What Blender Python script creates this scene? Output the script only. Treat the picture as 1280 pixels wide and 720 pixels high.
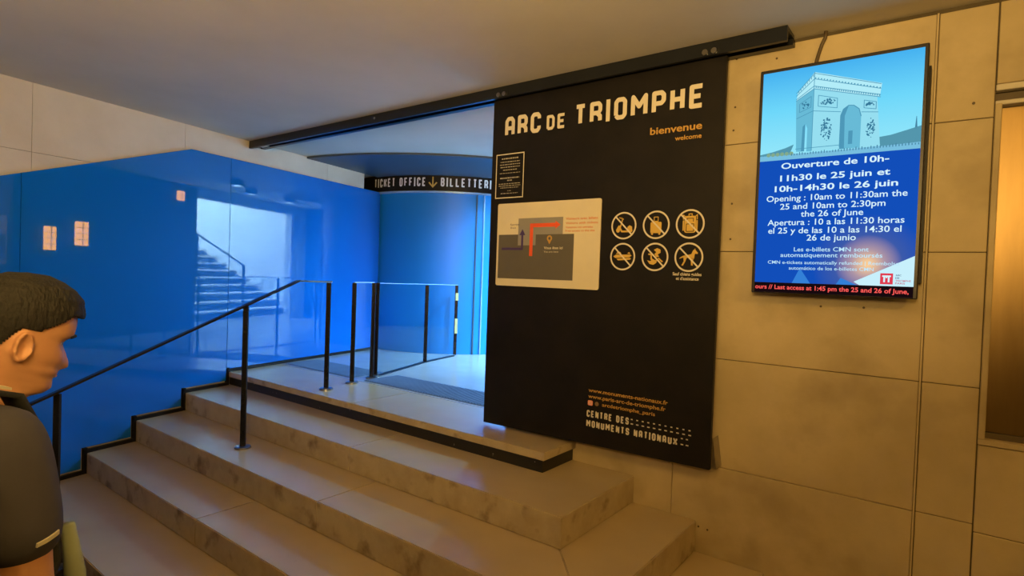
import bpy, bmesh, math, random
from mathutils import Vector, Matrix
random.seed(7)
for o in list(bpy.data.objects): bpy.data.objects.remove(o)
S = bpy.context.scene
COL = S.collection
R = math.radians

# ---------------------------------------------------------------- camera, world, lights, exposure
cam_d = bpy.data.cameras.new('camera'); cam = bpy.data.objects.new('camera', cam_d); COL.objects.link(cam)
S.camera = cam
cam_d.sensor_width = 36.0; cam_d.lens = 723.4/1280*36.0; cam_d.clip_start = 0.02
YAW, PIT, ROL = .65, -.0217, .0351
fw = Vector((-math.sin(YAW)*math.cos(PIT), math.cos(YAW)*math.cos(PIT), math.sin(PIT)))
rt = Vector((math.cos(YAW), math.sin(YAW), 0)); dn = fw.cross(rt)
c_, s_ = math.cos(ROL), math.sin(ROL)
rt2 = rt*c_ - dn*s_; dn2 = rt*s_ + dn*c_
M = Matrix(((rt2.x, -dn2.x, -fw.x, 0), (rt2.y, -dn2.y, -fw.y, 0), (rt2.z, -dn2.z, -fw.z, 1.1), (0, 0, 0, 1)))
cam.matrix_world = M

w = bpy.data.worlds.new('world'); S.world = w; w.use_nodes = True
w.node_tree.nodes['Background'].inputs[0].default_value = (.9, .75, .55, 1)
w.node_tree.nodes['Background'].inputs[1].default_value = 0.01
S.view_settings.view_transform = 'Standard'; S.view_settings.look = 'None'
S.view_settings.gamma = 1.0; S.view_settings.use_curve_mapping = False
S.view_settings.exposure = 0.0

def area(name, loc, target, size, size_y, power, color, spread=180):
    d = bpy.data.lights.new(name, 'AREA'); d.shape = 'RECTANGLE'; d.size = size; d.size_y = size_y
    d.energy = power; d.color = color; d.spread = R(spread)
    o = bpy.data.objects.new(name, d); COL.objects.link(o); o.location = loc
    o.rotation_euler = (Vector(target)-Vector(loc)).to_track_quat('-Z', 'Y').to_euler()
    return o
WARM = (1.0, .57, .11)
def bulb(name, loc, power, color, r=.1):
    d = bpy.data.lights.new(name, 'POINT'); d.energy = power; d.color = color; d.shadow_soft_size = r
    o = bpy.data.objects.new(name, d); COL.objects.link(o); o.location = loc; return o
COOL = (.28, .64, 1.0)
area('stairwell_daylight', (0.4, 8.3, 4.4), (-0.8, 8.3, 0.3), 3.0, 3.6, 3300, (.40, .74, 1.0))
LOBBY_FILL = ((-3.95, 5.55), (-3.5, 6.5), (-3.5, 7.6), (-4.2, 8.9))
for x, y in LOBBY_FILL: bulb('lobby_fill', (x, y, 2.395), 390, COOL, .06)  # added lamps, out of view, that fill the hall with cool light
bulb('corridor_lamp_right', (2.7, 1.0, 1.9), 30, WARM, .12)
bulb('corridor_lamp_near', (1.3, .7, 2.15), 62, WARM, .12)
area('added_ceiling_fill', (0, -.55, 1.7), (-1.0, .6, 2.5), .8, .5, 105, (1.0, .63, .20), 120)  # added unseen fill that brightens the ceiling, not a fitting of the corridor
area('added_ceiling_fill_far', (-2.8, -.9, 1.75), (-3.4, .4, 2.5), .6, .5, 10, (1.0, .70, .40), 125)  # second added fill, lifts the left part of the ceiling from out of view

# ---------------------------------------------------------------- materials
def mat(name, color, rough=.6, metal=0, c2=None, scale=4.0, detail=6, bump=0.0, bscale=40, coat=0, ior=1.5, emit=None, estr=0, contrast=(.35, .65), stain=None, stretch=(1, 1, 1), rvar=0):
    m = bpy.data.materials.new(name); m.use_nodes = True; nt = m.node_tree; b = nt.nodes['Principled BSDF']
    b.inputs['Base Color'].default_value = (*color, 1); b.inputs['Roughness'].default_value = rough
    b.inputs['Metallic'].default_value = metal; b.inputs['IOR'].default_value = ior
    b.inputs['Coat Weight'].default_value = coat; b.inputs['Coat Roughness'].default_value = .03
    tc = nt.nodes.new('ShaderNodeTexCoord'); mp = nt.nodes.new('ShaderNodeMapping'); nt.links.new(tc.outputs['Object'], mp.inputs[0])
    mp.inputs['Scale'].default_value = stretch
    if c2 is not None:
        n = nt.nodes.new('ShaderNodeTexNoise'); n.inputs['Scale'].default_value = scale; n.inputs['Detail'].default_value = detail
        n.inputs['Roughness'].default_value = .6
        nt.links.new(mp.outputs[0], n.inputs['Vector'])
        r = nt.nodes.new('ShaderNodeValToRGB'); r.color_ramp.elements[0].position = contrast[0]; r.color_ramp.elements[1].position = contrast[1]
        r.color_ramp.elements[0].color = (*c2, 1); r.color_ramp.elements[1].color = (*color, 1)
        nt.links.new(n.outputs['Fac'], r.inputs[0]); out = r.outputs[0]
        if stain:
            n2 = nt.nodes.new('ShaderNodeTexNoise'); n2.inputs['Scale'].default_value = stain[1]; n2.inputs['Detail'].default_value = 8
            nt.links.new(mp.outputs[0], n2.inputs['Vector'])
            r2 = nt.nodes.new('ShaderNodeValToRGB'); r2.color_ramp.elements[0].position = stain[2]; r2.color_ramp.elements[1].position = stain[3]
            mx = nt.nodes.new('ShaderNodeMixRGB'); nt.links.new(n2.outputs['Fac'], r2.inputs[0]); nt.links.new(r2.outputs[0], mx.inputs[0])
            nt.links.new(out, mx.inputs[1]); mx.inputs[2].default_value = (*stain[0], 1); out = mx.outputs[0]
        nt.links.new(out, b.inputs['Base Color'])
        if rvar:
            mr = nt.nodes.new('ShaderNodeMapRange'); mr.inputs['To Min'].default_value = max(0, rough-rvar); mr.inputs['To Max'].default_value = rough+rvar
            nt.links.new(n.outputs['Fac'], mr.inputs[0]); nt.links.new(mr.outputs[0], b.inputs['Roughness'])
    if bump:
        n3 = nt.nodes.new('ShaderNodeTexNoise'); n3.inputs['Scale'].default_value = bscale; n3.inputs['Detail'].default_value = 5
        nt.links.new(mp.outputs[0], n3.inputs['Vector']); bp = nt.nodes.new('ShaderNodeBump'); bp.inputs['Strength'].default_value = bump
        bp.inputs['Distance'].default_value = .01
        nt.links.new(n3.outputs['Fac'], bp.inputs['Height']); nt.links.new(bp.outputs[0], b.inputs['Normal'])
    if emit:
        b.inputs['Emission Color'].default_value = (*emit, 1); b.inputs['Emission Strength'].default_value = estr
    return m
def srgb(r, g, b):
    f = lambda v: ((v/255+.055)/1.055)**2.4 if v > 10 else v/255/12.92
    return (f(r), f(g), f(b))
def emis(name, rgb, strength=1.0):
    m = bpy.data.materials.new(name); m.use_nodes = True; nt = m.node_tree; b = nt.nodes['Principled BSDF']
    b.inputs['Base Color'].default_value = (0, 0, 0, 1); b.inputs['Roughness'].default_value = .5
    b.inputs['Specular IOR Level'].default_value = 0
    b.inputs['Emission Color'].default_value = (*srgb(*rgb), 1); b.inputs['Emission Strength'].default_value = strength
    return m

m_stone = mat('limestone_block', (.54, .44, .28), .55, c2=(.44, .355, .215), scale=2.2, bump=.12, bscale=30, stain=((.30, .23, .13), 2.6, .50, .80))
m_stone_pale = mat('pale_limestone', (.60, .56, .50), .5, c2=(.52, .48, .42), scale=1.6, bump=.08, bscale=30)
m_joint = mat('joint_mortar', (.10, .08, .05), .9, c2=(.07, .055, .035))
m_plaster = mat('ceiling_plaster', (.60, .56, .49), .8, c2=(.53, .49, .42), scale=.9, bump=.1, bscale=18)
m_step = mat('polished_step_stone', (.50, .395, .24), .27, c2=(.44, .34, .20), scale=1.7, detail=3, contrast=(.25, .75))
m_step_side = mat('worn_riser_stone', (.47, .39, .26), .5, c2=(.38, .30, .19), scale=6, bump=.15, bscale=50, stain=((.16, .11, .06), 7, .56, .74))
m_black = mat('black_powder_coat', (.007, .006, .006), .45, c2=(.011, .009, .0085), scale=6)
m_black.node_tree.nodes['Principled BSDF'].inputs['Specular IOR Level'].default_value = .25
m_scuff = mat('scuffed_black_metal', (.010, .009, .009), .38, c2=(.012, .011, .010), scale=10, stain=((.35, .33, .30), 24, .70, .76))
m_rail = mat('dark_rail_metal', (.022, .025, .032), .3, .5, c2=(.018, .02, .026))
m_post = mat('black_post_metal', (.012, .012, .014), .25, .3, c2=(.018, .018, .02))
m_steel = mat('brushed_steel', (.42, .40, .37), .28, 1, c2=(.34, .32, .30), scale=20)
m_blueglass = mat('blue_backpainted_glass', (.004, .15, .66), .02, c2=(.004, .142, .63), scale=.7, ior=1.58)
m_blueglass.node_tree.nodes['Principled BSDF'].inputs['Coat Weight'].default_value = 0
m_drum = mat('blue_curved_panel', (.004, .24, .70), .42, c2=(.004, .225, .66), scale=.7)
m_bluetrim = mat('pale_blue_metal_trim', (.35, .55, .85), .3, .4, c2=(.3, .5, .8))
m_soffit = mat('slate_blue_soffit', (.05, .08, .12), .5, c2=(.045, .07, .105), scale=1)
m_lfloor = mat('white_stone_floor', (.40, .41, .41), .2, c2=(.36, .37, .37), scale=3)
m_mat = mat('grey_tactile_mat', (.11, .18, .30), .5, c2=(.09, .15, .26), scale=5)
m_white = mat('white_plaster', (.75, .76, .76), .7, c2=(.66, .68, .68), scale=2)
m_bronze = mat('brushed_bronze', (.34, .23, .10), .36, 1, c2=(.24, .16, .07), scale=6, stretch=(1, 1, .15), rvar=.06)
m_cable = mat('dark_cable', (.10, .07, .04), .6, c2=(.08, .06, .04))
m_floor = mat('dark_corridor_floor', (.035, .028, .02), .5, c2=(.02, .016, .012))

def glassmat():
    m = bpy.data.materials.new('clear_balustrade_glass'); m.use_nodes = True; nt = m.node_tree
    for n in list(nt.nodes):
        if n.type != 'OUTPUT_MATERIAL': nt.nodes.remove(n)
    out = nt.nodes['Material Output']
    tr = nt.nodes.new('ShaderNodeBsdfTransparent'); tr.inputs[0].default_value = (.93, .97, .98, 1)
    gl = nt.nodes.new('ShaderNodeBsdfGlossy'); gl.inputs['Roughness'].default_value = .01
    fr = nt.nodes.new('ShaderNodeFresnel'); fr.inputs[0].default_value = 1.22
    mx = nt.nodes.new('ShaderNodeMixShader'); ge = nt.nodes.new('ShaderNodeNewGeometry'); iv = nt.nodes.new('ShaderNodeMath'); iv.operation = 'SUBTRACT'; iv.inputs[0].default_value = 1.0
    nt.links.new(ge.outputs['Backfacing'], iv.inputs[1]); mu = nt.nodes.new('ShaderNodeMath'); mu.operation = 'MULTIPLY'
    nt.links.new(fr.outputs[0], mu.inputs[0]); nt.links.new(iv.outputs[0], mu.inputs[1]); nt.links.new(mu.outputs[0], mx.inputs[0]); nt.links.new(tr.outputs[0], mx.inputs[1]); nt.links.new(gl.outputs[0], mx.inputs[2])
    nt.links.new(mx.outputs[0], out.inputs[0]); return m
m_glass = glassmat()

# ---------------------------------------------------------------- helpers
def link_mesh(name, verts, faces, m, parent=None, smooth=False):
    me = bpy.data.meshes.new(name); me.from_pydata([tuple(v) for v in verts], [], faces); me.validate(); me.update()
    bm = bmesh.new(); bm.from_mesh(me); bmesh.ops.recalc_face_normals(bm, faces=bm.faces); bm.to_mesh(me); bm.free()
    if isinstance(m, (list, tuple)):
        for q in m: me.materials.append(q)
    else: me.materials.append(m)
    if smooth:
        for p in me.polygons: p.use_smooth = True
    o = bpy.data.objects.new(name, me); COL.objects.link(o)
    if parent: o.parent = parent; o.matrix_parent_inverse = parent.matrix_basis.inverted()
    return o
BF = [(0, 1, 3, 2), (4, 6, 7, 5), (0, 4, 5, 1), (2, 3, 7, 6), (0, 2, 6, 4), (1, 5, 7, 3)]
class MB:
    def __init__(s): s.v = []; s.f = []
    def box(s, x0, x1, y0, y1, z0, z1, fn=None):
        b = len(s.v)
        for x in (x0, x1):
            for y in (y0, y1):
                for z in (z0, z1): s.v.append(fn(x, y, z) if fn else (x, y, z))
        s.f += [tuple(b+i for i in q) for q in BF]; return s
    def prism(s, poly, a, b_, fn):      # poly of (u,v); fn(u,v,w)
        b = len(s.v); n = len(poly)
        s.v += [fn(u, v, a) for u, v in poly]+[fn(u, v, b_) for u, v in poly]
        s.f.append(tuple(range(b, b+n))); s.f.append(tuple(range(b+2*n-1, b+n-1, -1)))
        for i in range(n): j = (i+1) % n; s.f.append((b+i, b+n+i, b+n+j, b+j))
        return s
    def tube(s, pts, r, seg=10, caps=True):
        pts = [Vector(p) for p in pts]; rs = r if isinstance(r, (list, tuple)) else [r]*len(pts); b = len(s.v)
        for i, p in enumerate(pts):
            t = (pts[min(i+1, len(pts)-1)]-pts[max(i-1, 0)]).normalized()
            up = Vector((0, 0, 1)) if abs(t.z) < .9 else Vector((1, 0, 0))
            a = t.cross(up).normalized(); c = t.cross(a)
            for k in range(seg):
                an = 2*math.pi*k/seg; s.v.append(tuple(p+(a*math.cos(an)+c*math.sin(an))*rs[i]))
        for i in range(len(pts)-1):
            for k in range(seg):
                k2 = (k+1) % seg; s.f.append((b+i*seg+k, b+i*seg+k2, b+(i+1)*seg+k2, b+(i+1)*seg+k))
        if caps: s.f.append(tuple(b+k for k in range(seg))[::-1]); s.f.append(tuple(b+(len(pts)-1)*seg+k for k in range(seg)))
        return s
    def build(s, name, m, parent=None, smooth=False): return link_mesh(name, s.v, s.f, m, parent, smooth)
def bevel(o, wd=.003, seg=1):
    bm = bmesh.new(); bm.from_mesh(o.data); bmesh.ops.bevel(bm, geom=bm.edges, offset=wd, segments=seg, affect='EDGES', clamp_overlap=True)
    bm.to_mesh(o.data); bm.free(); return o
def box(name, x0, x1, y0, y1, z0, z1, m, parent=None, bv=0, fn=None):
    o = MB().box(x0, x1, y0, y1, z0, z1, fn).build(name, m, parent)
    if bv: bevel(o, bv)
    return o
def tag(o, label=None, cat=None, group=None, kind=None):
    if label: o['label'] = label
    if cat: o['category'] = cat
    if group: o['group'] = group
    if kind: o['kind'] = kind
    return o
def empty(name, loc, label, cat, group=None):
    o = bpy.data.objects.new(name, None); COL.objects.link(o); o.location = loc; o.empty_display_size = .1
    return tag(o, label, cat, group)
def struct(o, label=None): return tag(o, label, kind='structure')

TH = .2161; XL = -5.4682*1.1; ZC = 2.425; YR = 3.387
def LW(y, z, off=0.0):      # left wall surface
    return (XL-(y-3.3)*math.tan(TH)+off*math.cos(TH), y+off*math.sin(TH), z)

# ---------------------------------------------------------------- setting
struct(box('floor', -7.2, 4.2, -3.4, 3.4, -.95, -.80, m_floor))
lf = struct(MB().prism([(-7.6, 3.66), (-7.6, 9.6), (-2.6, 9.6), (-2.6, 3.66)], -.12, 0.0, lambda u, v, w: (u, v, w)).build('floor', m_lfloor))
struct(box('floor', -2.6, 1.9, YR+.25, 10.4, -.12, 0.0, m_lfloor), 'pale stone floor of the stair hall behind the entrance')
lf['label'] = 'pale polished stone floor inside the entrance hall'
struct(MB().prism([(-7.6, -3.4), (4.4, -3.4), (4.4, 6.2), (-2.45, 6.2), (-2.45, 9.6), (-7.6, 9.6)], ZC, ZC+.15, lambda u, v, w: (u, v, w)).build('ceiling', m_plaster))
struct(box('ceiling', -2.45, 3.2, 6.15, 10.55, 4.6, 4.7, m_white))

# left wall: backing + stone blocks
wl = struct(MB().prism([(-3.4, -.95), (-3.4, ZC), (5.02, ZC), (5.02, 2.20), (5.6, 2.20), (5.6, -.95)], -.30, -.012, lambda u, v, w: LW(u, v, w)).build('wall_left', m_joint))
ys = [-3.39, -2.35, -1.14, .07, 1.278, 2.484, 4.34, 5.55]
g = .0016
def lblock(y0, y1, z0, z1):
    MB().prism([(y0+g, z0+g), (y1-g, z0+g), (y1-g, z1-g), (y0+g, z1-g)], -.012, 0, lambda u, v, w: LW(u, v, w)).build('stone_block', m_stone_pale, wl)
for i in range(len(ys)-1):
    for z0, z1 in ((1.905, ZC+.006), (1.285, 1.905), (.66, 1.285), (.04, .66), (-.80, .04)): lblock(ys[i], 5.02 if (ys[i+1] > 5 and z1 > 2) else ys[i+1], z0, z1)

# wall on the right of the entrance
wb = struct(box('wall_back', -2.6, .12, YR+.012, YR+.25, -.95, ZC, m_joint))
rows = [(-.80, -.58), (-.58, .035), (.035, .66), (.66, 1.28), (1.28, 1.89), (1.89, 2.405)]
for z0, z1 in rows:
    for x0, x1 in ((-2.6, -1.305), (-1.305, -.108)):
        box('stone_block', x0+g, x1-g, YR, YR+.02, z0+g, z1-g, m_stone, wb, .0025)
    box('stone_block', -.098, .116, YR+.004, YR+.02, z0+g, z1-g, m_stone, wb, .0025)
box('corner_bead', -.1085, -.101, YR-.004, YR+.02, -.8, 2.405, m_stone, wb)
for x, z in ((-.814, 2.335), (-1.028, 2.373), (-1.029, 1.97), (-1.025, 2.101), (-1.02, 1.553), (-1.02, 1.351), (.043, 1.963), (-.543, .995), (-.35, 1.0), (-1.133, -.34), (-1.08, -.345)):
    MB().tube([(x, YR+.01, z), (x, YR-.0015, z)], .006, 10).build('screw_hole', m_cable, wb)
# wall with the bronze panel
wr = struct(MB().box(.12, 4.2, YR+.10, YR+.25, -.95, ZC).box(.12, 4.2, YR+.012, YR+.10, 2.0, ZC).box(.12, 4.2, YR+.012, YR+.10, -.95, .415).build('wall_right', m_joint))
for k in range(3):
    x0 = .12+k*1.3; x1 = x0+1.3
    for z0, z1, ff in ((2.035, 2.405, .0), (.0, .405, .006), (-.62, .0, .0), (-.8, -.62, 0.0)):
        box('stone_block', x0+g, x1-g, YR+ff, YR+.02, z0+g, z1-g, m_stone, wr, .0025)
box('lintel_molding', .12, 4.0, YR-.008, YR+.03, 2.005, 2.033, m_stone_pale, wr, .003)
box('lintel_molding', .12, 4.0, YR+.014, YR+.10, 1.945, 1.965, m_stone_pale, wr, .003)
box('lintel_recess', .12, 4.0, YR+.03, YR+.10, 1.965, 2.005, m_cable, wr)
box('sill', .12, 4.0, YR-.004, YR+.10, .405, .430, m_stone, wr, .003)
box('sill_recess', .12, 4.0, YR+.05, YR+.1, .430, .455, m_cable, wr)
box('jamb', .12, .145, YR+.004, YR+.1, .430, 1.95, m_stone, wr, .003)
bp_ = empty('bronze_panel', (1.0, YR+.085, .455), 'tall brushed bronze panel recessed in the stone wall at the right edge', 'panel')
for k in range(3):
    box('bronze_sheet', .146+k*.92, .146+(k+1)*.92-.004, YR+.075, YR+.099, .456, 1.944, m_bronze, bp_, .002)

# lobby and corridor enclosing walls
struct(box('wall_right', -2.6, -2.45, YR+.25, 6.30, -.12, ZC, mat('slate_hall_wall', (.04, .05, .065), .7, c2=(.035, .042, .055))), 'dark slate wall inside the entrance hall')
struct(box('wall_right', -2.6, -2.45, 9.05, 10.55, -.12, ZC+.15, m_white))
struct(box('wall_right', -2.6, -2.45, 6.30, 9.05, 2.25, ZC, m_white))
struct(box('wall_back', -7.6, -2.6, 9.6, 9.75, -.12, ZC, m_drum))
struct(MB().prism([(5.61, -.12), (5.61, ZC), (9.6, ZC), (9.6, -.12)], -.1, -.01, lambda u, v, w: LW(u, v, w)).build('wall_left', m_drum))
struct(box('wall_front', -7.6, 4.4, -3.55, -3.4, -.95, ZC, m_stone))
struct(box('wall_right', 4.2, 4.4, -3.4, YR+.25, -.95, ZC, m_stone))
struct(box('wall_right', -2.6, -2.45, 6.205, 10.55, ZC+.15, 4.6, m_white))
# stairwell beyond the opening
struct(box('wall_back', -2.45, 3.2, 10.4, 10.55, -.12, 4.6, m_white)); struct(box('wall_front', -2.45, 3.2, 6.205, 6.30, -.12, 4.6, m_white))
struct(box('wall_right', 3.1, 3.2, 6.3, 10.4, -.12, 4.6, m_white))
m_riser_shade = mat('shaded_riser', (.10, .12, .15), .7, c2=(.085, .10, .13))  # risers coloured darker than the treads: their shade is put into the colour
st2 = empty('rear_stair_flight', (-1.7, 7.6, 0), 'pale stone stair flight seen reflected in the blue glass', 'stairs')
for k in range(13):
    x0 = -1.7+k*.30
    box('step_block', x0+.03, min(x0+1.2, 3.05), 6.32, 10.38, (k*.165 if k else 0)+.001, (k+1)*.165-.036, m_riser_shade, st2)
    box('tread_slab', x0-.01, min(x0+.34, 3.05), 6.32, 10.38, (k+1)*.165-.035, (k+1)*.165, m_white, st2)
hr = empty('rear_handrail', (-1.7, 8.2, 0), 'thin dark handrail on the rear stair, seen reflected in the blue glass', 'handrail')
for k in (0, 4, 8):
    x = -1.55+k*.3; MB().box(x-.02, x+.02, 8.88, 8.92, (k+1)*.165, (k+1)*.165+.95).build('post', m_post, hr)
MB().tube([(-1.55, 8.9, .165+.95), (.85, 8.9, .165*9+.95)], .02, 8).build('rail', m_post, hr)
hr.location = hr.location

# ---------------------------------------------------------------- entrance staircase
stair = empty('entrance_staircase', (-3.6, 2.0, -.8), 'broad polished limestone staircase with steps returning around its right corner', 'stairs')
lev = [(0.0, 2.997, -1.982), (-.137, 2.53, -1.55), (-.306, 2.074, -1.147), (-.490, 1.685, -.76), (-.66, 1.20, -.37)]
zb = [-.137, -.306, -.49, -.66, -.80]
yback = YR-.003
def xleft(y): return LW(y, 0, .0)[0]+.012
for i, (z, yf, xr) in enumerate(lev):
    if i == 0: continue
    zlo = zb[i]+.0005
    pyf, pxr = lev[i-1][1], lev[i-1][2]
    cuts = {1: [-3.3], 2: [-3.0], 3: [-3.7], 4: [-2.6]}[i]
    yin = pyf+.06; xin = pxr-.06
    # front run in blocks, ending in a mitre at the corner
    xs = [None]+cuts+[None]
    for k in range(len(xs)-1):
        a, b = xs[k], xs[k+1]
        pts = []
        if i == 1 and b is None:
            pts = [(a+.0005, yf), (xr, yf), (xr, yback), (xin, yback), (xin, yin), (a+.0005, yin)]
            o = MB().prism(pts, zlo, z, lambda u, v, w: (u, v, w)).build('step_block', [m_step, m_step_side], stair); bevel(o, .0045, 2)
            for p in o.data.polygons: p.material_index = 0 if p.normal.z > .5 else 1
            continue
        pts.append((xleft(yf) if a is None else a+.0005, yf)); pts.append((xr if b is None else b-.0005, yf))
        pts.append((xin if b is None else b-.0005, yin)); pts.append((xleft(yin) if a is None else a+.0005, yin))
        o = MB().prism(pts, zlo, z, lambda u, v, w: (u, v, w)).build('step_block', [m_step, m_step_side], stair); bevel(o, .0045, 2)
        for p in o.data.polygons: p.material_index = 0 if p.normal.z > .5 else 1
    if i == 1: continue
    o = MB().prism([(xr, yf+.003), (xr, yback), (xin, yback), (xin, yin+.003)], zlo, z, lambda u, v, w: (u, v, w)).build('step_block', [m_step, m_step_side], stair); bevel(o, .0045, 2)
    for p in o.data.polygons: p.material_index = 0 if p.normal.z > .5 else 1
# landing slab on a recessed black base
for a, b in ((None, -3.9), (-3.9, -1.982)):
    x0 = (xleft(2.997) if a is None else a+.001); x0b = (xleft(3.655) if a is None else a+.001)
    yb = 3.655
    if b == -1.982: pts = [(x0, 2.997), (b, 2.997), (b, yback), (-2.62, yback), (-2.62, yb), (x0b, yb)]
    else: pts = [(x0, 2.997), (b-.001, 2.997), (b-.001, yb), (x0b, yb)]
    o = MB().prism(pts, -.052, 0, lambda u, v, w: (u, v, w)).build('landing_slab', [m_step, m_step_side], stair); bevel(o, .004, 2)
    for p in o.data.polygons: p.material_index = 0 if p.normal.z > .5 else 1
MB().box(-5.95, -2.005, 3.022, 3.10, -.1365, -.053).box(-2.08, -2.005, 3.10, yback, -.1365, -.053).build('black_base', m_scuff, stair)
# stepped skirting along the left wall
def skirt():
    pr = [(3.655, 0), (2.997, 0)]
    for i in range(1, 5): pr += [(lev[i-1][1], lev[i][0]), (lev[i][1], lev[i][0])]
    out = []
    top = [(3.655, .012)]
    mb = MB()
    yy = [3.655, 2.97]
    for i in range(0, 5):
        y1 = 5.3 if i == 0 else lev[i-1][1]-.004; y0 = lev[i][1]-.03; z = lev[i][0]
        mb.prism([(y0, z+.001), (y0, z+.03), (y1, z+.03), (y1, z+.001)], 0.001, .034, lambda u, v, w: LW(u, v, w))
        zl = lev[i+1][0] if i < 4 else -.8
        mb.prism([(y0, zl+.031), (y0, z+.045), (y0+.026, z+.045), (y0+.026, zl+.031)], 0.001, .034, lambda u, v, w: LW(u, v, w))
    return mb
tag(skirt().build('stepped_skirting', m_black), 'narrow black skirting stepping down the stairs under the blue glass', 'skirting')

# ---------------------------------------------------------------- blue glass cladding
bg = empty('blue_glass_cladding', LW(3.5, 0, .03), 'glossy blue glass cladding on the left wall, top edge sloping down with the stairs', 'wall cladding')
slope = (2.193-1.691)/(2.529-1.09)
def gp(poly, m=m_blueglass):
    o = MB().prism(poly, .010, .030, lambda u, v, w: LW(u, v, w)).build('glass_panel', m, bg); bevel(o, .0012)
gp([(2.962, .034), (5.33, .034), (5.33, 2.196), (2.962, 2.196)])
# panel over the steps, notched to the stair profile
pl = [(2.958, 2.196), (2.529, 2.196), (1.205, 2.196-slope*1.324), (1.205, lev[4][0]+.05), (lev[3][1]-.05, lev[4][0]+.05), (lev[3][1]-.05, lev[3][0]+.05),
      (lev[2][1]-.05, lev[3][0]+.05), (lev[2][1]-.05, lev[2][0]+.05), (lev[1][1]-.05, lev[2][0]+.05), (lev[1][1]-.05, lev[1][0]+.05), (2.958, lev[1][0]+.05)]
gp(pl)
gp([(1.201, 2.196-slope*1.328), (-1.2, 2.196-slope*3.729), (-1.2, -.79), (1.201, -.79)])

# ---------------------------------------------------------------- curved ticket office
DC = (-6.44, 6.96)
def cyl(r, a, z): return (DC[0]+r*math.cos(R(a)), DC[1]+r*math.sin(R(a)), z)
def curve_wall(name, r0, r1, a0, a1, z0, z1, m, parent, n=40):
    mb = MB(); st = (a1-a0)/n
    v = []; f = []
    for i in range(n+1):
        a = a0+i*st; v += [cyl(r0, a, z0), cyl(r0, a, z1), cyl(r1, a, z1), cyl(r1, a, z0)]
        if i < n:
            b = 4*i; f += [(b, b+1, b+5, b+4), (b+1, b+2, b+6, b+5), (b+2, b+3, b+7, b+6), (b+3, b, b+4, b+7)]
    f += [(0, 3, 2, 1), (4*n, 4*n+1, 4*n+2, 4*n+3)]
    o = link_mesh(name, v, f, m, parent)
    return o
tk = empty('ticket_office', (*DC, 0), 'curved blue ticket office drum at the back of the entrance', 'kiosk')
al = -91.5
curve_wall('curved_panel', 1.55, 1.60, al, -38.6, .001, 2.175, m_drum, tk)
curve_wall('curved_panel', 1.55, 1.60, -38.2, -34.8, .001, 2.175, m_drum, tk, 6)
curve_wall('curved_panel', 1.55, 1.60, -34.4, 88, .001, 2.175, m_drum, tk)
curve_wall('door_strip', 1.585, 1.615, -38.55, -38.0, .001, 2.175, m_soffit, tk, 3)
curve_wall('door_strip', 1.585, 1.615, -34.9, -34.3, .001, 2.175, m_bluetrim, tk, 3)
curve_wall('frame_strip', 1.585, 1.625, al-1.3, al+.8, .001, 2.175, m_bluetrim, tk, 3)
curve_wall('top_trim', 1.57, 1.645, al-4, 88, 2.176, 2.200, m_bluetrim, tk)
sg = empty('ticket_office_sign', cyl(1.66, -60, 2.2), 'curved black sign band reading TICKET OFFICE BILLETTERIE with a gold arrow', 'sign')
curve_wall('sign_band', 1.60, 1.66, -108, 88, 2.201, 2.424, m_black, sg, 60)
sf = MB()
def soffit():
    v = []; f = []; n = 48; a0, a1 = -96, 60
    for i in range(n+1):
        a = a0+(a1-a0)*i/n; v += [cyl(1.662, a, ZC-.022), cyl(2.98, a, ZC-.022), cyl(2.98, a, ZC-.0005), cyl(1.662, a, ZC-.0005)]
        if i < n: b = 4*i; f += [(b, b+1, b+5, b+4), (b+1, b+2, b+6, b+5), (b+2, b+3, b+7, b+6), (b+3, b, b+4, b+7)]
    f += [(0, 3, 2, 1), (4*n, 4*n+1, 4*n+2, 4*n+3)]
    # clip to the room side of the left wall
    n_ = Vector((math.cos(TH), math.sin(TH), 0)); p0 = Vector((XL, 3.3, 0))+n_*.002
    o = link_mesh('ceiling_ring', v, f, m_soffit)
    bm = bmesh.new(); bm.from_mesh(o.data)
    bmesh.ops.bisect_plane(bm, geom=bm.verts[:]+bm.edges[:]+bm.faces[:], plane_co=p0, plane_no=n_, clear_inner=True)
    bm.to_mesh(o.data); bm.free(); return o
tag(soffit(), 'dark slate blue curved ceiling ring around the ticket office', 'ceiling panel')

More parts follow.
